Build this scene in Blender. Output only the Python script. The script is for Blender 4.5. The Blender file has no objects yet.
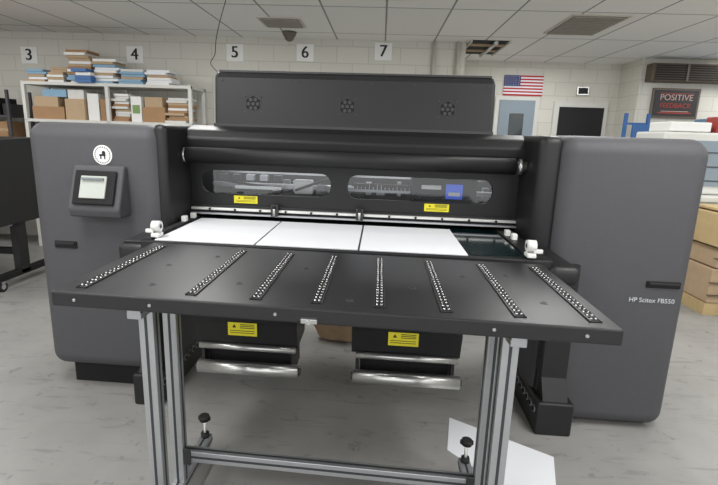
import bpy, bmesh, math, random
from mathutils import Matrix, Vector
random.seed(7)
S=bpy.context.scene
try:
    S.view_settings.view_transform='Standard'
except Exception: pass
COL=bpy.context.collection
# ---------------- materials ----------------
def srgb(r,g,b):
    f=lambda c:(c/255/12.92) if c/255<=.04045 else ((c/255+.055)/1.055)**2.4
    return (f(r),f(g),f(b),1)
def mat(name,rgb,rough=.5,metal=0,noise=0,nscale=200,bump=0,bscale=400,emit=0,spec=.5,coat=0):
    m=bpy.data.materials.new(name);m.use_nodes=True;nt=m.node_tree;b=nt.nodes['Principled BSDF']
    c=srgb(*rgb);b.inputs['Base Color'].default_value=c;b.inputs['Roughness'].default_value=rough;b.inputs['Metallic'].default_value=metal
    b.inputs['Specular IOR Level'].default_value=spec;b.inputs['Coat Weight'].default_value=coat
    if emit:
        b.inputs['Emission Color'].default_value=c;b.inputs['Emission Strength'].default_value=emit
    g=nt.nodes.new('ShaderNodeNewGeometry')
    if noise:
        n=nt.nodes.new('ShaderNodeTexNoise');n.inputs['Scale'].default_value=nscale;n.inputs['Detail'].default_value=4
        nt.links.new(g.outputs['Position'],n.inputs['Vector'])
        mx=nt.nodes.new('ShaderNodeMix');mx.data_type='RGBA'
        mx.inputs['A'].default_value=tuple(v*(1-noise) for v in c[:3])+(1,);mx.inputs['B'].default_value=tuple(min(1,v*(1+noise)) for v in c[:3])+(1,)
        nt.links.new(n.outputs['Fac'],mx.inputs['Factor']);nt.links.new(mx.outputs['Result'],b.inputs['Base Color'])
    if bump:
        n=nt.nodes.new('ShaderNodeTexNoise');n.inputs['Scale'].default_value=bscale
        nt.links.new(g.outputs['Position'],n.inputs['Vector'])
        bp=nt.nodes.new('ShaderNodeBump');bp.inputs['Strength'].default_value=bump;bp.inputs['Distance'].default_value=.002
        nt.links.new(n.outputs['Fac'],bp.inputs['Height']);nt.links.new(bp.outputs['Normal'],b.inputs['Normal'])
    return m
M=dict(
 shell=mat('charcoal_shell_paint',(74,74,77),.6,0,.07,35,.25,500,spec=.35),
 black=mat('black_powder_coat',(27,27,28),.45,0,.08,60,.2,600,spec=.4),
 blackm=mat('black_matte',(20,20,21),.65,0,.1,60,spec=.3),
 tabletop=mat('table_black_enamel',(35,35,37),.38,0,.12,25,.12,500,spec=.45),
 cover=mat('hood_cover_paint',(37,37,38),.5,0,.08,30,.15,500,spec=.4),
 steel=mat('brushed_steel',(200,200,198),.28,.9,.1,80),
 brightsteel=mat('polished_strip',(225,225,222),.35,.4,.04,80),
 alu=mat('anodised_aluminium',(185,187,190),.38,.75,.06,60),
 slot=mat('slot_dark',(70,72,75),.5,.5,.05,60),
 chrome=mat('ball_steel',(168,168,168),.25,1,.05,60),
 ring=mat('hole_ring_metal',(150,150,152),.4,.6,.05,60),
 paper=mat('white_media',(226,228,232),.7,0,.01,20),
 yellow=mat('yellow_warning_label',(226,214,40),.6,0,.04,50),
 ink=mat('label_ink',(40,38,20),.6,0,.05,50),
 white=mat('white_plastic',(225,225,222),.4,0,.02,50),
 glassbed=mat('glass_bed',(14,32,34),.12,0,.1,20,coat=.4),
 roller=mat('rubber_roller',(30,30,31),.55,0,.08,40,spec=.35),
 rubber=mat('black_rubber',(20,20,20),.7,0,.1,50),
 screen=mat('lcd_screen',(168,172,166),.3,0,.05,60,emit=.12),
 screenbar=mat('lcd_bar',(110,118,120),.3,0,.05,60,emit=.1),
 sign=mat('sign_white',(232,232,230),.6,0,.02,30),
 signtxt=mat('sign_black_print',(22,22,24),.6,0,.02,30),
 silverprint=mat('silver_print',(190,192,195),.5,0,.02,30),
 metalwhite=mat('white_shelf_metal',(205,205,200),.5,0,.04,30),
 card=mat('cardboard',(160,126,92),.8,0,.12,12),
 card2=mat('cardboard_light',(178,154,124),.8,0,.12,12),
 blue=mat('blue_plastic',(50,100,160),.5,0,.05,20),
 bluelabel_glow=mat('carriage_blue_label_glow',(50,90,200),.4,0,.05,20,emit=.5),  # blue label, not a light source; emission added so it reads brighter
 blue2=mat('pale_blue_box',(130,165,190),.6,0,.05,20),
 red=mat('red_box',(165,60,55),.5,0,.05,20),
 green=mat('green_box',(120,150,90),.6,0,.05,20),
 wood=mat('wood_pallet',(190,166,122),.7,0,.2,9),
 brown=mat('brown_louver',(92,80,66),.6,0,.1,20),
 vent=mat('ceiling_vent_metal',(105,97,86),.6,0,.1,20),
 ventlight=mat('ceiling_vent_slats',(160,154,144),.6,0,.1,20),
 door=mat('door_paint_greyblue',(128,142,152),.5,0,.04,10),
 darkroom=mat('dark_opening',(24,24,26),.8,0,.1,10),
 flagred=mat('flag_red',(178,40,52),.8,0,.05,30),
 flagblue=mat('flag_blue',(44,52,110),.8,0,.05,30),
 poster=mat('poster_dark',(42,40,42),.5,0,.3,14),
 posterred=mat('poster_red',(170,60,50),.6,0,.05,14),
 postertxt=mat('poster_print',(198,168,160),.6,0,.05,14),
 bag=mat('brown_cloth',(150,125,98),.9,0,.25,14),
 pipe=mat('conduit_paint',(196,192,182),.5,0,.04,30),
 interior=mat('machine_interior',(110,114,118),.5,.2,.3,30),
 blackedge=mat('black_edge',(50,50,52),.4,0,.05,50),
 ventdark=mat('vent_frame_dark',(40,40,42),.5,0,.05,50),
)
def wall_mat():
    m=bpy.data.materials.new('painted_block_wall');m.use_nodes=True;nt=m.node_tree;b=nt.nodes['Principled BSDF'];b.inputs['Roughness'].default_value=.75
    g=nt.nodes.new('ShaderNodeNewGeometry');s=nt.nodes.new('ShaderNodeSeparateXYZ');a=nt.nodes.new('ShaderNodeMath');a.operation='ADD';c=nt.nodes.new('ShaderNodeCombineXYZ')
    L=nt.links.new;L(g.outputs['Position'],s.inputs[0]);L(s.outputs['X'],a.inputs[0]);L(s.outputs['Y'],a.inputs[1]);L(a.outputs[0],c.inputs['X']);L(s.outputs['Z'],c.inputs['Y'])
    k=nt.nodes.new('ShaderNodeTexBrick');L(c.outputs[0],k.inputs['Vector']);k.inputs['Scale'].default_value=1;k.inputs['Brick Width'].default_value=.406;k.inputs['Row Height'].default_value=.203
    k.inputs['Mortar Size'].default_value=.006;k.inputs['Mortar Smooth'].default_value=.5
    k.inputs['Color1'].default_value=srgb(208,206,197);k.inputs['Color2'].default_value=srgb(204,202,193);k.inputs['Mortar'].default_value=srgb(187,185,176)
    L(k.outputs['Color'],b.inputs['Base Color'])
    bp=nt.nodes.new('ShaderNodeBump');bp.inputs['Strength'].default_value=.35;bp.inputs['Distance'].default_value=.003;bp.invert=True
    L(k.outputs['Fac'],bp.inputs['Height']);L(bp.outputs['Normal'],b.inputs['Normal']);return m
def ceil_mat():
    m=bpy.data.materials.new('ceiling_tiles');m.use_nodes=True;nt=m.node_tree;b=nt.nodes['Principled BSDF'];b.inputs['Roughness'].default_value=.9
    g=nt.nodes.new('ShaderNodeNewGeometry');L=nt.links.new
    k=nt.nodes.new('ShaderNodeTexBrick');k.offset=0;L(g.outputs['Position'],k.inputs['Vector']);k.inputs['Scale'].default_value=1;k.inputs['Brick Width'].default_value=.61;k.inputs['Row Height'].default_value=1.22
    k.inputs['Mortar Size'].default_value=.010;k.inputs['Mortar Smooth'].default_value=.1
    k.inputs['Color1'].default_value=srgb(243,242,239);k.inputs['Color2'].default_value=srgb(236,235,232);k.inputs['Mortar'].default_value=srgb(150,149,146)
    n=nt.nodes.new('ShaderNodeTexNoise');n.inputs['Scale'].default_value=60;L(g.outputs['Position'],n.inputs['Vector'])
    mx=nt.nodes.new('ShaderNodeMix');mx.data_type='RGBA';mx.blend_type='MULTIPLY';mx.inputs['Factor'].default_value=.06
    L(k.outputs['Color'],mx.inputs['A']);L(n.outputs['Fac'],mx.inputs['B']);L(mx.outputs['Result'],b.inputs['Base Color']);return m
def floor_mat():
    m=bpy.data.materials.new('sealed_concrete_floor');m.use_nodes=True;nt=m.node_tree;b=nt.nodes['Principled BSDF'];b.inputs['Roughness'].default_value=.4
    g=nt.nodes.new('ShaderNodeNewGeometry');L=nt.links.new
    def ramp(fac,p0,c0,p1,c1):
        r=nt.nodes.new('ShaderNodeValToRGB');r.color_ramp.elements[0].position=p0;r.color_ramp.elements[0].color=c0;r.color_ramp.elements[1].position=p1;r.color_ramp.elements[1].color=c1;L(fac,r.inputs[0]);return r
    def noise(sc,det,ro,dist=0,vec=None):
        n=nt.nodes.new('ShaderNodeTexNoise');n.inputs['Scale'].default_value=sc;n.inputs['Detail'].default_value=det;n.inputs['Roughness'].default_value=ro;n.inputs['Distortion'].default_value=dist;L(vec or g.outputs['Position'],n.inputs['Vector']);return n
    def mul(a,c,f):
        mx=nt.nodes.new('ShaderNodeMix');mx.data_type='RGBA';mx.blend_type='MULTIPLY';mx.inputs['Factor'].default_value=f;L(a,mx.inputs['A']);L(c,mx.inputs['B']);return mx.outputs['Result']
    r=ramp(noise(1.3,7,.6).outputs['Fac'],.3,srgb(130,129,126),.7,srgb(150,149,146))
    r2=ramp(noise(9,9,.72).outputs['Fac'],.32,(.25,.25,.27,1),.41,(1,1,1,1))
    mp=nt.nodes.new('ShaderNodeMapping');mp.inputs['Scale'].default_value=(1.2,7,1);mp.inputs['Rotation'].default_value=(0,0,.5);L(g.outputs['Position'],mp.inputs['Vector'])
    r3=ramp(noise(2.2,6,.6,1.2,mp.outputs[0]).outputs['Fac'],.34,(.55,.55,.56,1),.43,(1,1,1,1))
    o=mul(r.outputs[0],r2.outputs[0],.65);o=mul(o,r3.outputs[0],.5)
    L(o,b.inputs['Base Color']);return m
M['wall']=wall_mat();M['ceil']=ceil_mat();M['floor']=floor_mat()
def glass_mat():
    m=bpy.data.materials.new('clear_acrylic');m.use_nodes=True;nt=m.node_tree;nt.nodes.clear()
    o=nt.nodes.new('ShaderNodeOutputMaterial');t=nt.nodes.new('ShaderNodeBsdfTransparent');t.inputs[0].default_value=(.8,.82,.84,1);g=nt.nodes.new('ShaderNodeBsdfGlossy');g.inputs['Roughness'].default_value=.05
    x=nt.nodes.new('ShaderNodeMixShader');x.inputs[0].default_value=.08
    nt.links.new(t.outputs[0],x.inputs[1]);nt.links.new(g.outputs[0],x.inputs[2]);nt.links.new(x.outputs[0],o.inputs[0]);return m
M['glass']=glass_mat()
# ---------------- mesh builder ----------------
class B:
    def __init__(s): s.bm=bmesh.new();s.mats=[]
    def mi(s,k):
        if k not in s.mats:s.mats.append(k)
        return s.mats.index(k)
    def _set(s,verts,k,smooth=False):
        i=s.mi(k)
        for f in {f for v in verts for f in v.link_faces}: f.material_index=i;f.smooth=smooth
    def box(s,x0,x1,y0,y1,z0,z1,k,bev=0,seg=3,rot=None):
        r=bmesh.ops.create_cube(s.bm,size=1);vs=r['verts']
        bmesh.ops.scale(s.bm,vec=(abs(x1-x0),abs(y1-y0),abs(z1-z0)),verts=vs)
        if bev:
            es=list({e for v in vs for e in v.link_edges})
            q=bmesh.ops.bevel(s.bm,geom=es,offset=bev,segments=seg,profile=.5,affect='EDGES')
            vs=list(set(q['verts'])|{v for v in vs if v.is_valid})
            vs=list({v for f in {f for v in vs for f in v.link_faces} for v in f.verts})
        if rot: bmesh.ops.transform(s.bm,matrix=rot,verts=vs)
        bmesh.ops.translate(s.bm,vec=((x0+x1)/2,(y0+y1)/2,(z0+z1)/2),verts=vs)
        s._set(vs,k,bev>0.02);return vs
    def cyl(s,p0,p1,r,k,seg=24,r2=None):
        p0=Vector(p0);p1=Vector(p1);d=p1-p0
        mtx=Matrix.Translation((p0+p1)/2)@d.to_track_quat('Z','Y').to_matrix().to_4x4()
        q=bmesh.ops.create_cone(s.bm,cap_ends=True,segments=seg,radius1=r,radius2=r if r2 is None else r2,depth=d.length,matrix=mtx)
        s._set(q['verts'],k,True)
        for f in {f for v in q['verts'] for f in v.link_faces}:
            if len(f.verts)>4:f.smooth=False
        return q['verts']
    def sph(s,c,r,k,u=16,v=10,sc=(1,1,1)):
        q=bmesh.ops.create_uvsphere(s.bm,u_segments=u,v_segments=v,radius=r,matrix=Matrix.Translation(c)@Matrix.Diagonal((*sc,1)))
        s._set(q['verts'],k,True);return q['verts']
    def prism(s,prof,x0,x1,k,smooth=False):   # profile in (y,z)
        a=[s.bm.verts.new((x0,y,z)) for y,z in prof];b=[s.bm.verts.new((x1,y,z)) for y,z in prof];n=len(prof)
        fs=[s.bm.faces.new(a),s.bm.faces.new(b[::-1])]
        for i in range(n): fs.append(s.bm.faces.new((a[i],b[i],b[(i+1)%n],a[(i+1)%n])))
        for f in fs:f.material_index=s.mi(k);f.smooth=False
        return a+b
    def poly(s,pts,k):
        f=s.bm.faces.new([s.bm.verts.new(p) for p in pts]);f.material_index=s.mi(k)
    def done(s,name,parent=None,XF=None,bevel=0):
        if XF is not None: bmesh.ops.transform(s.bm,matrix=XF,verts=s.bm.verts)
        bmesh.ops.recalc_face_normals(s.bm,faces=s.bm.faces)
        me=bpy.data.meshes.new(name);s.bm.to_mesh(me);s.bm.free()
        for k in s.mats: me.materials.append(M[k])
        o=bpy.data.objects.new(name,me);COL.objects.link(o)
        if parent: o.parent=parent;o.matrix_parent_inverse=Matrix.Translation(parent.location).inverted()
        if bevel:
            md=o.modifiers.new('bev','BEVEL');md.width=bevel;md.segments=3;md.limit_method='ANGLE';md.angle_limit=math.radians(35)
        return o
def empty(name,loc):
    e=bpy.data.objects.new(name,None);e.location=loc;COL.objects.link(e);e.empty_display_size=.1;return e
def text(name,body,size,k,mtx,parent=None,ext=.001,align='CENTER'):
    c=bpy.data.curves.new(name,'FONT');c.body=body;c.size=size;c.extrude=ext;c.align_x=align;c.align_y='CENTER'
    t=bpy.data.objects.new('tmp',c);COL.objects.link(t);bpy.context.view_layer.update()
    me=bpy.data.meshes.new_from_object(t.evaluated_get(bpy.context.evaluated_depsgraph_get()));bpy.data.objects.remove(t)
    me.transform(mtx);me.materials.clear();me.materials.append(M[k])
    o=bpy.data.objects.new(name,me);COL.objects.link(o)
    if parent:o.parent=parent;o.matrix_parent_inverse=Matrix.Translation(parent.location).inverted()
    return o
FR=Matrix.Rotation(math.pi/2,4,'X')  # text facing -Y
def rrect(x0,x1,z0,z1,r,n=6):
    p=[]
    for cx,cz,a0 in ((x1-r,z1-r,0),(x0+r,z1-r,90),(x0+r,z0+r,180),(x1-r,z0+r,270)):
        for i in range(n+1):
            a=math.radians(a0+90*i/n);p.append((cx+r*math.cos(a),cz+r*math.sin(a)))
    return p
def holed_panel(name,outer,holes,y,th,k,parent,XF):
    c=bpy.data.curves.new(name,'CURVE');c.dimensions='2D';c.fill_mode='BOTH';c.extrude=th/2
    for pts in [outer]+holes:
        s=c.splines.new('POLY');s.points.add(len(pts)-1)
        for i,p in enumerate(pts): s.points[i].co=(p[0],p[1],0,1)
        s.use_cyclic_u=True
    t=bpy.data.objects.new('tmp',c);COL.objects.link(t);bpy.context.view_layer.update()
    me=bpy.data.meshes.new_from_object(t.evaluated_get(bpy.context.evaluated_depsgraph_get()));bpy.data.objects.remove(t)
    me.transform(XF@Matrix.Translation((0,y,0))@FR);me.materials.clear();me.materials.append(M[k])
    o=bpy.data.objects.new(name,me);COL.objects.link(o);o.parent=parent;o.matrix_parent_inverse=Matrix.Translation(parent.location).inverted()
    return o
def skew(a,px,dx=0):  # machine stands slightly out of square with the room grid
    return Matrix(((1,0,0,dx),(-a,1,0,a*px),(0,0,1,0),(0,0,0,1)))

# ---------------- room ----------------
CZ=2.72
b=B();b.box(-9,9,-4,10,-.1,0,'floor');b.done('floor')
b=B();b.box(-9,9,-4,10,CZ,CZ+.1,'ceil');b.done('ceiling')
b=B();b.box(-9,1.02,6.5,6.65,0,CZ,'wall');b.done('wall_back')
b=B();b.box(.87,1.02,6.65,7.9,0,CZ,'wall');b.done('wall_return')
b=B();b.box(.87,9,7.9,8.05,0,CZ,'wall');b.done('wall_far')
b=B();b.box(-9,-8.85,-4,6.5,0,CZ,'wall');b.done('wall_left')
b=B();b.box(8.85,9,-4,7.9,0,CZ,'wall');b.done('wall_right')
# ---------------- printer ----------------
MX=skew(.035,-.14,-.02)
P=empty('flatbed_printer',(-.14,2.9,0))
def D(b,name,**k): return b.done(name,P,MX,**k)
b=B();b.box(-1.91,-1.16,2.5,3.45,.14,1.565,'shell',.085,10);D(b,'side_shell_left')
b=B();b.box(.915,1.65,2.5,3.45,.01,1.58,'shell',.09,10);D(b,'side_shell_right')
b=B();b.box(-1.82,-1.27,2.6,3.35,0.0,.17,'blackm');b.box(1.02,1.58,2.6,3.35,0,.1,'blackm');D(b,'plinths')
b=B()
b.box(-1.79,-1.66,2.492,2.51,.875,.915,'blackm',.004,2);b.box(-1.78,-1.67,2.485,2.5,.895,.91,'black',.003,2)
b.box(1.42,1.59,2.492,2.51,.825,.86,'blackm',.004,2);b.box(1.43,1.58,2.485,2.5,.842,.855,'black',.003,2)
D(b,'shell_handles')
b=B();b.cyl((-1.465,2.503,1.40),(-1.465,2.495,1.40),.052,'white',40)
for a in range(26):
    t=a*math.pi/13;b.box(-1.465+.042*math.cos(t)-.002,-1.465+.042*math.cos(t)+.002,2.493,2.496,1.40+.042*math.sin(t)-.003,1.40+.042*math.sin(t)+.003,'signtxt')
b.box(-1.482,-1.448,2.493,2.496,1.395,1.405,'signtxt');b.cyl((-1.458,2.496,1.412),(-1.458,2.493,1.412),.010,'signtxt',16);b.box(-1.478,-1.472,2.493,2.496,1.378,1.396,'signtxt');b.box(-1.456,-1.45,2.493,2.496,1.378,1.396,'signtxt')
D(b,'round_badge')
b=B()
b.prism([(2.51,1.075),(2.40,1.075),(2.385,1.12),(2.47,1.345),(2.51,1.345)],-1.62,-1.335,'shell');D(b,'control_panel_housing',bevel=.012)
R=Matrix.Rotation(-math.atan2(.085,.225),4,'X')
b=B();b.box(-1.59,-1.365,2.41,2.425,1.14,1.325,'blackm',.006,2,rot=R);b.box(-1.55,-1.41,2.402,2.417,1.175,1.295,'screen',.002,1,rot=R)
b.box(-1.54,-1.42,2.403,2.4145,1.275,1.285,'screenbar',rot=R)
D(b,'control_screen')
text('model_lettering','HP Scitex FB550',.034,'silverprint',MX@Matrix.Translation((1.46,2.497,.755))@FR,P)
b=B();b.box(-1.20,-1.125,2.53,3.4,.95,1.57,'black',.03,5);D(b,'cheek_left')
b=B();b.box(.82,.94,2.53,3.4,.95,1.575,'black',.04,5);D(b,'cheek_right')
b=B();b.prism([(2.80,1.44),(2.79,1.50),(2.83,1.55),(2.93,1.575),(3.38,1.575),(3.38,1.40),(2.86,1.40)],-1.14,.84,'black');D(b,'hood_deck',bevel=.012)
b=B();b.prism([(2.94,1.57),(2.965,1.86),(2.99,1.895),(3.36,1.905),(3.40,1.57)],-1.0,.67,'cover');D(b,'carriage_cover',bevel=.02)
b=B()
b.box(-.98,.65,3.0,3.35,1.896,1.907,'blackedge')
b.box(-1.0,.67,2.93,2.945,1.575,1.59,'blackedge')
for sx in (-.95,-.5,-.05,.2,.63): b.cyl((sx,2.962,1.845),(sx,2.957,1.845),.005,'slot',10)
D(b,'cover_trim')
b=B()
for cx in (-.76,-.19,.40):
    cy=2.951
    b.cyl((cx,cy+.01,1.71),(cx,cy-.001,1.71),.056,'ventdark',6)
    b.cyl((cx,cy,1.71),(cx,cy-.002,1.71),.048,'blackm',6)
    for i in range(6):
        a=i*math.pi/3;b.cyl((cx+.028*math.cos(a),cy-.001,1.71+.028*math.sin(a)),(cx+.028*math.cos(a),cy-.004,1.71+.028*math.sin(a)),.0115,'blackedge',6)
    b.cyl((cx,cy-.001,1.71),(cx,cy-.004,1.71),.0115,'blackedge',6)
    for dx in (-.05,.05):
        for dz in (-.045,.045): b.cyl((cx+dx,cy,1.71+dz),(cx+dx,cy-.004,1.71+dz),.004,'slot',8)
D(b,'hex_vents')
w1=rrect(-1.06,-.27,1.175,1.315,.06);w2=rrect(-.17,.68,1.175,1.315,.06)
holed_panel('window_fascia',[(-1.13,1.10),(.83,1.10),(.83,1.41),(-1.13,1.41)],[w1,w2],2.86,.02,'black',P,MX)
b=B();b.poly([(x,2.868,z) for x,z in w1],'glass');b.poly([(x,2.868,z) for x,z in w2],'glass');D(b,'viewing_windows')
b=B()
b.box(-1.13,.83,3.3,3.36,1.0,1.42,'blackm')
b.box(-1.13,.83,2.84,3.38,1.06,1.105,'black',.005,2)
b.box(-1.08,.8,3.1,3.16,1.19,1.215,'alu');b.box(-1.08,.8,3.12,3.14,1.28,1.295,'steel')
for i in range(26):
    x=-1.05+i*.07;h=random.uniform(.02,.11);b.box(x,x+random.uniform(.02,.06),3.2,3.26,1.16,1.16+h,random.choice(['interior','white','alu','shell','black','blackm']))
b.box(.22,.62,3.0,3.1,1.14,1.33,'blackm',.01,2);b.box(.43,.53,2.985,3.0,1.18,1.27,'bluelabel_glow');b.box(.28,.40,2.99,3.0,1.235,1.26,'white');b.box(.26,.41,2.99,3.0,1.19,1.20,'slot')
b.box(.445,.515,2.98,2.986,1.20,1.222,'white')
for i in range(16): b.box(-.14+i*.025,-.12+i*.025,3.02,3.06,1.215,1.25,'blackm')
b.box(-.9,-.6,3.0,3.08,1.19,1.21,'steel');b.box(-.52,-.40,3.0,3.06,1.17,1.26,'white',.01,2);b.box(-.38,-.31,3.0,3.06,1.17,1.23,'interior',.01,2)
b.cyl((-.5,2.95,1.2),(-.3,3.05,1.27),.008,'blackm',12);b.cyl((-1.0,2.95,1.25),(-.7,3.05,1.2),.008,'blackm',12)
for i in range(5): b.box(-1.02+i*.09,-.97+i*.09,3.05,3.1,1.24,1.275,random.choice(['shell','blackedge','alu']))
D(b,'gantry_interior')
b=B();b.cyl((-1.10,2.745,1.405),(.765,2.745,1.405),.045,'roller',40)
b.cyl((-1.13,2.745,1.405),(-1.095,2.745,1.405),.03,'steel',24);b.cyl((.76,2.745,1.405),(.83,2.745,1.405),.03,'steel',24)
b.cyl((-1.118,2.745,1.405),(-1.105,2.745,1.405),.042,'steel',24);b.cyl((.78,2.745,1.405),(.80,2.745,1.405),.042,'steel',24)
D(b,'front_roller')
b=B();b.box(-1.12,.82,2.815,2.845,1.075,1.09,'brightsteel',.003,2);b.box(-1.12,.82,2.81,2.84,1.05,1.06,'alu')
for x in (-.6,-.09): 
    b.box(x-.022,x+.022,2.79,2.82,1.055,1.125,'blackedge',.004,2);b.cyl((x,2.785,1.06),(x,2.785,1.11),.008,'steel',12);b.sph((x,2.785,1.112),.012,'rubber')
for i in range(12): b.cyl((-1.0+i*.155,2.812,1.083),(-1.0+i*.155,2.806,1.083),.007,'rubber',10)
D(b,'clamp_rail')
b=B()
def label(b,x0,x1,y,z0,z1):
    b.box(x0,x1,y-.002,y,z0,z1,'yellow');w=x1-x0;h=z1-z0
    b.cyl((x0+w*.22,y-.002,z0+h*.7),(x0+w*.22,y-.003,z0+h*.7),h*.17,'ink',3)
    for i in range(3): b.box(x0+w*.42,x1-w*.08,y-.003,y-.002,z0+h*(.86-.13*i)-.001*1,z0+h*(.86-.13*i)+h*.035,'ink')
    for i in range(2): b.box(x0+w*.08,x1-w*.08,y-.003,y-.002,z0+h*(.36-.16*i),z0+h*(.36-.16*i)+h*.04,'ink')
label(b,-.86,-.715,2.849,1.12,1.165);label(b,.29,.435,2.849,1.12,1.165)
D(b,'warning_labels')
b=B();b.box(-1.12,.82,2.17,3.3,.95,1.022,'black',.008,2);b.box(.44,.70,2.2,2.85,1.022,1.026,'glassbed')
b.box(-1.11,-1.075,2.2,2.84,1.022,1.034,'blackedge');b.box(.71,.80,2.2,2.84,1.022,1.034,'black')
D(b,'print_bed')
b=B();b.box(-1.24,-1.09,2.17,2.62,.88,1.0,'black',.03,4);b.box(.80,.94,2.14,2.62,.91,1.0,'black',.03,4)
b.box(-1.22,-1.12,2.2,2.55,1.0,1.012,'blackedge',.004,2)
D(b,'bed_side_ledges')
b=B();b.prism([(2.22,.955),(2.25,.72),(2.45,.60),(3.35,.60),(3.35,.955)],-1.12,.86,'blackm');D(b,'underbody')
b=B()
for x0,x1,xi,s in ((-1.31,-1.19,-1.19,1),(.93,1.08,.93,-1)):
    b.box(x0,x1,2.50,3.38,.02,.93,'black',.02,3)
    b.box(x0-.02,x1+.02,2.38,3.38,.0,.19,'black',.012,3)
    for z,n in ((.13,15),):
        for i in range(n):
            y=2.43+i*.062
            xs=xi+.02*s
            b.cyl((xs-.001*s,y,z),(xs+.005*s,y,z),.021,'ring',16);b.cyl((xs,y,z),(xs+.007*s,y,z),.014,'blackm',14)
b.prism([(2.47,.93),(2.46,.3),(2.38,.15),(2.6,.15),(2.6,.93)],-1.30,-1.2,'black');b.prism([(2.47,.93),(2.46,.3),(2.38,.15),(2.6,.15),(2.6,.93)],.94,1.07,'black')
D(b,'leg_frames')
b=B()
def hook(b,x,y,z,s):
    b.box(x-.02,x+.02,y-.03,y+.03,z,z+.02,'white',.005,2)
    b.box(x-.014,x+.014,y+.008,y+.026,z+.015,z+.075,'white',.006,3)
    b.cyl((x-.02,y,z+.052),(x+.02,y,z+.052),.026,'white',24);b.cyl((x-.022,y,z+.052),(x+.022,y,z+.052),.011,'slot',16)
    b.box(x-.03*s-.02,x-.03*s+.02,y-.022,y-.006,z+.02,z+.04,'white',.005,2)
hook(b,-1.06,2.23,1.03,1);hook(b,.72,2.19,1.03,-1)
for x,y in ((-1.09,2.64),(-1.085,2.76),(.735,2.66),(.745,2.56)):
    b.box(x-.014,x+.014,y-.02,y+.02,1.03,1.065,'white',.006,3)
D(b,'media_clamps')
for nm,x0,x1 in (('roller_unit_left',-.84,-.34),('roller_unit_right',-.08,.43)):
    b=B()
    b.prism([(2.12,.70),(2.09,.66),(2.12,.54),(2.34,.54),(2.34,.70)],x0,x1,'black')
    b.cyl((x0+.02,2.11,.53),(x1-.01,2.11,.53),.016,'steel',20)
    b.box(x0+.02,x0+.035,2.13,2.3,.40,.58,'black');b.box(x1-.035,x1-.02,2.13,2.3,.40,.58,'black')
    b.cyl((x0+.01,2.11,.42),(x1+.005,2.11,.42),.032,'steel',32)
    b.cyl((x0-.0,2.11,.42),(x0+.012,2.11,.42),.018,'blackedge',16);b.cyl((x1+.003,2.11,.42),(x1+.015,2.11,.42),.018,'blackedge',16)
    b.box(x0+.04,x1-.04,2.18,2.2,.40,.56,'blackm')
    b.box(x0+.05,x0+.09,2.25,2.4,.56,.72,'black');b.box(x1-.09,x1-.05,2.25,2.4,.56,.72,'black')
    xc=x0+.17;label(b,xc,xc+.14,2.088,.60,.665)
    D(b,nm)
for i,(x0,x1) in enumerate(((-1.05,-.565),(-.555,-.07),(-.06,.44))):
    b=B();b.box(x0,x1,2.18,2.80,1.0225,1.0265,'paper');b.done('paper_sheet' if i==0 else 'paper_sheet.%03d'%i,None,MX)
# ---------------- extension table ----------------
TX=skew(.06,-.17)
T=empty('extension_table',(-.17,1.7,0))
def DT(b,name,**k): return b.done(name,T,TX,**k)
x0,x1,y0,y1=-1.03,.71,1.355,2.065
b=B();b.box(x0,x1,y0,y1,.985,1.035,'tabletop',.006,3)
for x in (x0+.08,-.7,-.3,.35,x1-.1): b.cyl((x,y0+.001,1.01),(x,y0-.004,1.01),.005,'steel',12)
b.box(-.22,-.17,y0-.012,y0+.002,.99,1.005,'steel',.002,2);b.cyl((-.195,y0-.012,.997),(-.195,y0-.02,.997),.007,'steel',12)
DT(b,'table_top')
rows=[-.955,-.585,-.375,-.18,.015,.22,.435,.65]
for ri,x in enumerate(rows):
    b=B();ya,yb=1.40,2.0
    b.box(x-.015,x+.015,ya,yb,1.0352,1.0375,'blackm');b.box(x-.018,x-.014,ya,yb,1.035,1.0405,'blackedge');b.box(x+.014,x+.018,ya,yb,1.035,1.0405,'blackedge')
    n=21
    for i in range(n):
        y=ya+.02+(yb-ya-.04)*i/(n-1)
        for dx in (-.007,.007): b.sph((x+dx,y,1.0382),.0048,'chrome',8,6)
        b.box(x-.014,x+.014,y+.012,y+.016,1.037,1.0400,'blackedge')
    DT(b,'ball_roller_track_%d'%(ri+1))
b=B()
for x,y in ((-.80,1.72),(-.66,1.88),(-.47,1.55),(-.27,1.78),(-.08,1.45),(.13,1.62),(.33,1.8),(.55,1.55),(-.75,1.48),(.5,1.85)):
    b.cyl((x,y,1.034),(x,y,1.0365),.014,'blackedge',20);b.cyl((x,y,1.0355),(x,y,1.037),.009,'rubber',16)
DT(b,'fastener_holes')
def extr(b,x0,x1,y0,y1,z0,z1,axis):
    b.box(x0,x1,y0,y1,z0,z1,'alu',.003,2)
    e=.0012
    if axis=='z':
        c=(x0+x1)/2;b.box(c-.005,c+.005,y0-e,y0+.002,z0,z1,'slot');b.box(c-.005,c+.005,y1-.002,y1+e,z0,z1,'slot')
        c=(y0+y1)/2;b.box(x0-e,x0+.002,c-.005,c+.005,z0,z1,'slot');b.box(x1-.002,x1+e,c-.005,c+.005,z0,z1,'slot')
    if axis=='x':
        c=(z0+z1)/2;b.box(x0,x1,y0-e,y0+.002,c-.005,c+.005,'slot');c=(y0+y1)/2;b.box(x0,x1,c-.005,c+.005,z1-.002,z1+e,'slot')
    if axis=='y':
        c=(z0+z1)/2;b.box(x0-e,x0+.002,y0,y1,c-.005,c+.005,'slot');b.box(x1-.002,x1+e,y0,y1,c-.005,c+.005,'slot');c=(x0+x1)/2;b.box(c-.005,c+.005,y0,y1,z1-.002,z1+e,'slot')
b=B()
LX=(-.792,.445)
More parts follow.
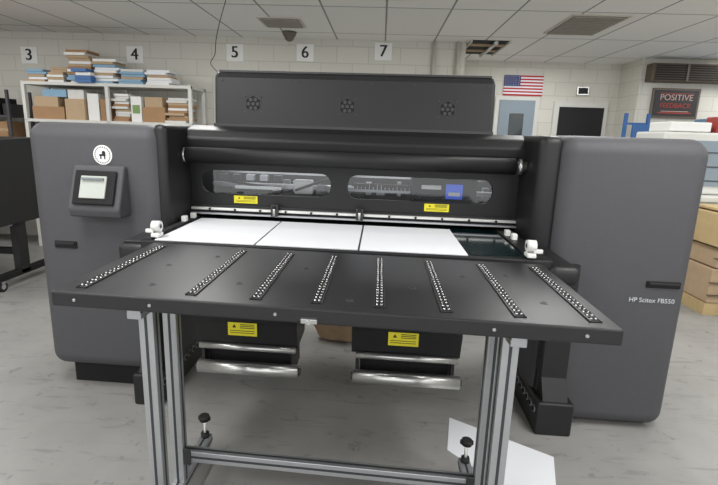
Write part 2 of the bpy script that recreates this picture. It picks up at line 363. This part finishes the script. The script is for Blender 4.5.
for cx in LX:
    for cy in (1.52,1.70): extr(b,cx-.027,cx+.027,cy-.025,cy+.025,.10,.985,'z')
    extr(b,cx-.025,cx+.025,1.40,2.02,.05,.10,'y');extr(b,cx-.025,cx+.025,1.42,2.0,.93,.985,'y')
extr(b,LX[0]+.025,LX[1]-.025,1.68,1.72,.20,.25,'x')
extr(b,LX[0]+.032,LX[1]-.032,1.50,1.545,.93,.984,'x')
for cx,s in ((LX[0],1),(LX[1],-1)): b.box(cx+s*.027,cx+s*.06,1.675,1.68,.19,.26,'blackedge',.002,1)
DT(b,'aluminium_frame')
b=B()
for cx in LX:
    for cy in (1.43,1.99):
        b.cyl((cx,cy,.007),(cx,cy,.025),.035,'rubber',20,.028);b.cyl((cx,cy,.02),(cx,cy,.2),.007,'steel',12)
        b.cyl((cx,cy,.10),(cx,cy,.125),.02,'rubber',6);b.cyl((cx,cy,.19),(cx,cy,.215),.024,'rubber',12)
        b.box(cx-.03,cx+.03,cy-.006,cy+.006,.19,.212,'rubber',.004,2)
DT(b,'levelling_feet')
# ---------------- floor papers, bag ----------------
b=B();b.poly([(.40,2.17,.001),(.80,1.72,.001),(.93,2.16,.001),(.45,2.46,.001)],'paper')
b.bm.faces.ensure_lookup_table();r=bmesh.ops.extrude_face_region(b.bm,geom=b.bm.faces[:]);bmesh.ops.translate(b.bm,vec=(0,0,.002),verts=[v for v in r['geom'] if isinstance(v,bmesh.types.BMVert)])
b.done('scrap_paper_sheet')
b=B();vs=b.sph((-.25,3.5,.2),.2,'bag',40,28,(1.1,.7,1.2))
for v in vs:
    n=math.sin(v.co.x*31+v.co.z*22)*.012+math.sin(v.co.y*40+v.co.x*13)*.012+math.sin(v.co.z*55)*.006
    d=(v.co-Vector((-.25,3.5,.2))).normalized();v.co+=d*n;v.co.z=max(v.co.z,.001)
b.done('cloth_bag')
# ---------------- number signs ----------------
for i,(t,x,z) in enumerate((('3',-4.67,2.43),('4',-3.25,2.47),('5',-1.93,2.53),('6',-1.02,2.55),('7',-.02,2.59))):
    nm='number_sign' if i==0 else 'number_sign.%03d'%i
    e=empty(nm,(x,6.49,z))
    b=B();b.box(x-.11,x+.11,6.488,6.5,z-.105,z+.105,'sign',.004,2);b.done('plate',e)
    tm=text('numeral',t,.2,'signtxt',Matrix.Translation((x,6.486,z))@FR,e,.003)
    for dx in (.004,-.004):
        t2=bpy.data.objects.new('numeral_weight',tm.data);COL.objects.link(t2);t2.parent=e;t2.matrix_parent_inverse=Matrix.Translation(e.location).inverted();t2.location=(dx,0.0005,0)
# ---------------- shelf ----------------
e=empty('storage_shelf',(-3.34,6.15,0))
b=B()
for x in (-4.38,-3.34,-2.32):
    for y in (5.93,6.38): b.box(x-.02,x+.02,y-.02,y+.02,0,2.06,'metalwhite')
for z in (.1,.6,1.1,1.58,2.02): b.box(-4.40,-2.30,5.91,6.40,z,z+.035,'metalwhite')
b.done('rack',e)
b=B()
def stack(b,x,z,w,n,ks,h=.03,y=6.1):
    for i in range(n):
        j=random.uniform(-.02,.02);ww=w*random.uniform(.85,1);b.box(x+j,x+ww+j,y-.12+j,y+.15,z,z+h*.92,random.choice(ks));z+=h
pal=['blue2','white','blue2','paper','blue','card2','metalwhite']
zt=2.056
stack(b,-4.34,zt,.24,5,pal);stack(b,-4.08,zt,.22,6,['blue2','card2','white']);stack(b,-3.84,zt,.30,12,['blue2','white','blue2','card2','card','paper'],.032);stack(b,-3.52,zt,.3,9,['white','blue2','card2','paper'],.032)
stack(b,-3.2,zt,.3,6,pal);stack(b,-2.88,zt,.3,6,['paper','card2','white'],.03);stack(b,-3.7,zt,.2,4,['white','blue'],.04,5.98)
zt=1.616
b.box(-4.32,-3.92,5.96,6.3,zt,zt+.15,'card');b.box(-4.30,-4.0,5.98,6.3,zt+.15,zt+.27,'card2');b.box(-3.90,-3.66,5.96,6.3,zt,zt+.25,'card2');b.box(-4.2,-3.9,6.0,6.3,zt+.27,zt+.36,'blue2')
b.box(-3.64,-3.5,6.0,6.3,zt,zt+.32,'white');b.box(-3.88,-3.68,6.0,6.3,zt+.25,zt+.36,'metalwhite');b.box(-3.48,-3.38,6.0,6.3,zt,zt+.26,'card')
stack(b,-3.30,zt,.2,11,['card','white','card2','metalwhite'],.03);b.box(-3.08,-2.95,5.97,6.3,zt,zt+.30,'white');b.box(-2.94,-2.66,5.97,6.3,zt,zt+.18,'card');b.box(-2.92,-2.7,6.0,6.3,zt+.18,zt+.3,'card2');stack(b,-2.64,zt,.27,10,['metalwhite','card2','white','card'],.03)
b.box(-3.06,-2.97,5.965,5.97,zt+.1,zt+.2,'green')
for z in (.14,.64,1.14):
    x=-4.3
    while x<-2.6:
        w=random.uniform(.2,.4)
        if not (x<-3.34<x+w): b.box(x,x+w-.02,5.97,6.3,z,z+random.uniform(.2,.4),random.choice(['card','card2','white','blue2']))
        x+=w
b.done('boxes_and_paper_stock',e)
e=empty('tool_rack',(-5.2,6.2,0))
b=B()
for x in (-5.9,-5.3,-4.62):
    for y in (5.95,6.35): b.box(x-.015,x+.015,y-.015,y+.015,0,1.95,'shell')
for z in (.3,.8,1.3,1.62): b.box(-5.92,-4.6,5.93,6.37,z,z+.025,'shell')
for i in range(9): b.box(-5.85+i*.14,-5.75+i*.14,6.0,6.3,1.645,1.645+random.uniform(.08,.26),random.choice(['blackm','card','red','blackedge','white']))
for i in range(6): b.box(-5.85+i*.2,-5.7+i*.2,6.0,6.3,1.325,1.325+random.uniform(.1,.25),random.choice(['card','card2','blackedge']))
b.done('rack_and_tools',e)
# ---------------- doors, pipes, vents ----------------
e=empty('door_1',(-1.75,6.47,0))
b=B();b.box(-2.22,-1.25,6.46,6.499,0,2.10,'metalwhite');b.box(-2.16,-1.31,6.44,6.47,.01,2.04,'door');b.sph((-1.4,6.42,1.0),.03,'steel');b.done('door_leaf',e)
e=empty('door_2',(2.1,7.87,0))
b=B();b.box(1.75,2.42,7.86,7.899,0,2.2,'metalwhite');b.box(1.82,2.36,7.84,7.87,.01,2.15,'door');b.box(1.98,2.2,7.835,7.845,1.3,1.95,'glassbed');b.done('door_leaf',e)
e=empty('door_3',(3.1,7.87,0))
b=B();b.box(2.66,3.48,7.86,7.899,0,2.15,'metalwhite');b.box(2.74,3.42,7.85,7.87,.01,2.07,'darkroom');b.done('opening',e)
b=B();b.box(2.98,3.16,7.86,7.9,2.25,2.38,'steel',.005,2);b.box(3.0,3.14,7.855,7.86,2.27,2.36,'signtxt');b.done('wall_switch_box')
b=B();b.cyl((.62,6.45,0),(.62,6.45,CZ),.022,'pipe',16);b.box(.58,.66,6.43,6.5,2.2,2.24,'steel');b.done('conduit_pipe')
b=B();b.cyl((.92,6.45,0),(.92,6.45,CZ),.03,'pipe',16);b.box(.87,.97,6.43,6.5,2.2,2.24,'steel');b.done('conduit_pipe.001')
def vent(name,x0,x1,y0,y1,n=9):
    e=empty(name,((x0+x1)/2,(y0+y1)/2,CZ));b=B();z=CZ
    b.box(x0,x1,y0,y1,z-.012,z,'pipe');b.box(x0+.03,x1-.03,y0+.03,y1-.03,z-.016,z-.01,'vent')
    for i in range(n):
        y=y0+.04+(y1-y0-.08)*i/(n-1);b.box(x0+.03,x1-.03,y-.010,y+.010,z-.024,z-.016,'ventlight')
    b.done('grille',e)
vent('ceiling_vent',-1.36,-.9,5.35,5.8);vent('ceiling_vent.001',1.75,2.3,4.95,5.8,13)
# lifted tile beside the end of the block wall, with framing and a duct stub showing
e=empty('open_ceiling_panel',(1.3,6.75,CZ))
b=B();b.box(1.06,1.5,6.3,7.25,CZ-.008,CZ-.001,'darkroom');b.box(1.04,1.06,6.28,7.27,CZ-.03,CZ,'pipe');b.box(1.5,1.52,6.28,7.27,CZ-.03,CZ,'pipe')
b.box(1.06,1.5,6.5,6.55,CZ-.03,CZ-.008,'card2');b.box(1.06,1.5,6.9,6.95,CZ-.03,CZ-.008,'card2');b.cyl((1.35,6.3,CZ-.03),(1.35,7.25,CZ-.03),.025,'steel',12)
b.done('framing',e)
b=B();b.cyl((-1.15,6.1,CZ),(-1.15,6.1,CZ-.05),.09,'vent',24,.07);b.sph((-1.15,6.1,CZ-.05),.06,'vent');b.done('ceiling_speaker')
c=bpy.data.curves.new('hanging_cable','CURVE');c.dimensions='3D';c.bevel_depth=.004
s=c.splines.new('BEZIER');pts=[(-1.2,4.0,2.71),(-1.75,5.2,2.35),(-2.0,6.2,2.2),(-1.75,6.3,2.05)];s.bezier_points.add(3)
for p,q in zip(s.bezier_points,pts): p.co=q;p.handle_left_type=p.handle_right_type='AUTO'
c.materials.append(M['rubber']);COL.objects.link(bpy.data.objects.new('hanging_cable',c))
b=B();fx0,fx1,fz0,fz1=1.86,2.46,2.22,2.52;h=(fz1-fz0)/13
for i in range(13): b.box(fx0,fx1,7.885,7.895,fz0+i*h,fz0+(i+1)*h,'flagred' if i%2==0 else 'paper')
b.box(fx0,fx0+.25,7.88,7.886,fz0+6*h,fz1,'flagblue')
for r in range(5):
    for q in range(6): b.cyl((fx0+.025+q*.04,7.88,fz0+6*h+.02+r*.03),(fx0+.025+q*.04,7.878,fz0+6*h+.02+r*.03),.007,'paper',5)
b.done('us_flag')
b=B();b.box(3.62,9,7.3,7.9,0,CZ,'wall');b.done('wall_pilaster')
e=empty('wall_poster',(4.16,7.28,2.1))
b=B();b.box(3.81,4.47,7.27,7.3,1.92,2.33,'vent',.005,2);b.box(3.84,4.44,7.262,7.272,1.95,2.30,'poster');b.box(3.91,4.37,7.258,7.263,1.985,2.0,'posterred');b.box(3.95,4.33,7.258,7.263,2.01,2.018,'postertxt');b.box(3.91,4.37,7.258,7.263,2.255,2.262,'posterred');b.done('board',e)
text('headline','POSITIVE',.115,'postertxt',Matrix.Translation((4.14,7.258,2.2))@FR,e);text('subhead','FEEDBACK',.09,'posterred',Matrix.Translation((4.14,7.258,2.09))@FR,e)
e=empty('wall_air_conditioner',(4.4,7.2,2.5))
b=B();b.box(3.68,5.2,7.12,7.3,2.40,2.64,'brown',.01,2)
for i in range(7): b.box(3.72,5.16,7.105,7.125,2.42+i*.03,2.435+i*.03,'darkroom')
for x in (4.15,4.62): b.box(x-.015,x+.015,7.1,7.12,2.41,2.63,'vent')
b.done('louvre_case',e)
e=empty('workbench',(3.1,5.2,0))
b=B();b.box(2.75,4.2,4.9,5.7,1.0,1.06,'metalwhite',.01,2)
for x in (2.82,4.1):
    for y in (4.97,5.6): b.box(x-.03,x+.03,y-.03,y+.03,0,1.0,'metalwhite')
b.box(2.82,4.1,5.0,5.6,.3,.34,'metalwhite');b.done('bench_frame',e)
e=empty('blue_ladder_rack',(3.6,6.9,0))
b=B()
for x in (3.32,3.62): b.box(x-.02,x+.02,6.9,6.94,0,1.95,'blue')
for i in range(6): b.box(3.32,3.62,6.91,6.93,.3+i*.3,.33+i*.3,'blue')
b.box(3.4,3.62,6.85,6.9,1.62,1.8,'blue',.01,2);b.done('ladder',e)
e=empty('equipment_cabinet',(3.6,5.3,1.06))
b=B();b.box(2.82,3.55,5.05,5.6,1.065,1.68,'metalwhite',.02,3);b.box(2.87,3.5,5.04,5.06,1.15,1.6,'door');b.box(2.9,3.3,5.1,5.5,1.685,1.78,'white',.01,2);b.box(3.36,3.5,5.1,5.3,1.68,1.84,'red',.01,2)
for i in range(3): b.box(2.89,3.48,5.035,5.042,1.2+i*.14,1.21+i*.14,'slot')
b.done('cabinet',e)
e=empty('storage_bins',(4.6,6.6,0))
b=B();b.box(3.9,5.2,6.3,6.9,1.0,1.04,'metalwhite');b.box(3.9,5.2,6.3,6.9,.0,.1,'metalwhite')
for x in (3.95,5.15):
    for y in (6.35,6.85): b.box(x-.02,x+.02,y-.02,y+.02,0,1.75,'metalwhite')
b.box(3.9,5.2,6.3,6.9,1.72,1.75,'metalwhite')
for i in range(7): b.box(3.99+i*.16,4.12+i*.16,6.35,6.8,1.04,1.04+random.uniform(.3,.6),random.choice(['blue','blue2','card','white','blackedge']))
for i in range(6): b.box(3.98+i*.18,4.14+i*.18,6.35,6.8,1.75,1.75+random.uniform(.06,.16),random.choice(['blue','blue2','card','white','blackedge']))
b.done('bin_rack',e)
e=empty('stacked_crates',(3.5,4.8,0))
b=B();b.box(3.08,3.8,4.4,5.0,.0,.12,'wood')
b.box(3.08,3.8,4.38,4.85,.125,.45,'card2',.01,2);b.box(3.10,3.8,4.38,4.85,.46,.64,'card2',.01,2);b.box(3.06,3.8,4.35,4.85,.66,.96,'wood',.01,2);b.box(3.10,3.8,4.38,4.85,.975,.995,'wood')
for z in (.2,.32,.55,.75,.86): b.box(3.065,3.8,4.345,4.38,z,z+.008,'brown')
b.done('crates',e)
e=empty('roll_printer',(-4.2,4.4,0))
b=B()
b.prism([(4.0,.62),(3.95,.75),(3.98,1.25),(4.15,1.40),(4.75,1.42),(4.8,.62)],-5.6,-3.42,'black')
b.prism([(3.96,.70),(3.93,.85),(3.96,1.2),(3.99,1.2),(3.99,.70)],-5.55,-3.56,'blackedge')
b.done('body',e,bevel=.03)
b=B()
b.box(-5.4,-3.5,4.4,4.46,.3,.36,'blackm')
for x in (-5.4,-3.5):
    b.box(x-.035,x+.035,4.38,4.5,.12,.62,'black');b.box(x-.035,x+.035,4.1,5.0,.10,.16,'blackm',.01,2)
    for y in (4.15,4.95):
        b.cyl((x-.02,y,.05),(x+.02,y,.05),.05,'rubber',24);b.cyl((x-.022,y,.05),(x+.022,y,.05),.025,'alu',16);b.box(x-.03,x+.03,y-.02,y+.02,.08,.115,'steel')
b.cyl((-5.4,4.05,.5),(-3.45,4.05,.5),.03,'steel',20);b.cyl((-5.4,4.0,.42),(-3.45,4.3,.62),.015,'alu',12)
b.done('stand',e)
b=B();b.box(-4.4,-3.7,4.2,4.6,1.425,1.47,'paper',.004,2);b.box(-4.1,-3.6,4.3,4.6,1.475,1.5,'card2');b.box(-4.5,-4.0,4.3,4.6,1.475,1.52,'red');b.done('paper_pile')
# ---------------- lights ----------------
def area(name,loc,sx,sy,pw,col=(1,.995,.98)):
    l=bpy.data.lights.new(name,'AREA');l.shape='RECTANGLE';l.size=sx;l.size_y=sy;l.energy=pw;l.color=col
    o=bpy.data.objects.new(name,l);o.location=loc;COL.objects.link(o);return o
k=0
for x in (-4.5,-1.6,1.6,4.5):
    for y in (-.8,1.6,4.2):
        area('ceiling_light' if k==0 else 'ceiling_light.%03d'%k,(x,y,CZ-.03),.6,1.2,42);k+=1
for x in (2.2,5): area('ceiling_light.%03d'%k,(x,6.6,CZ-.03),.6,1.2,24);k+=1
area('added_interior_fill',(-.14,3.2,1.39),1.8,.04,5).rotation_euler=(0,0,-.035)  # unseen fill lamp added to brighten the parts behind the windows
w=bpy.data.worlds.new('world');S.world=w;w.use_nodes=True;w.node_tree.nodes['Background'].inputs[0].default_value=(.93,.94,.95,1);w.node_tree.nodes['Background'].inputs[1].default_value=1.9
# ---------------- camera ----------------
cd=bpy.data.cameras.new('camera');cd.sensor_width=36;cd.lens=480*36/718;cd.clip_start=.05
co=bpy.data.objects.new('camera',cd);COL.objects.link(co)
pitch,yaw,roll=.221,.0385,.0328
Rm=Matrix.Rotation(yaw,4,'Z')@Matrix.Rotation(-pitch,4,'X')@Matrix(((1,0,0,0),(0,0,-1,0),(0,1,0,0),(0,0,0,1)))@Matrix.Rotation(roll,4,'Z')
co.matrix_world=Matrix.Translation((0,0,1.55))@Rm
S.camera=co
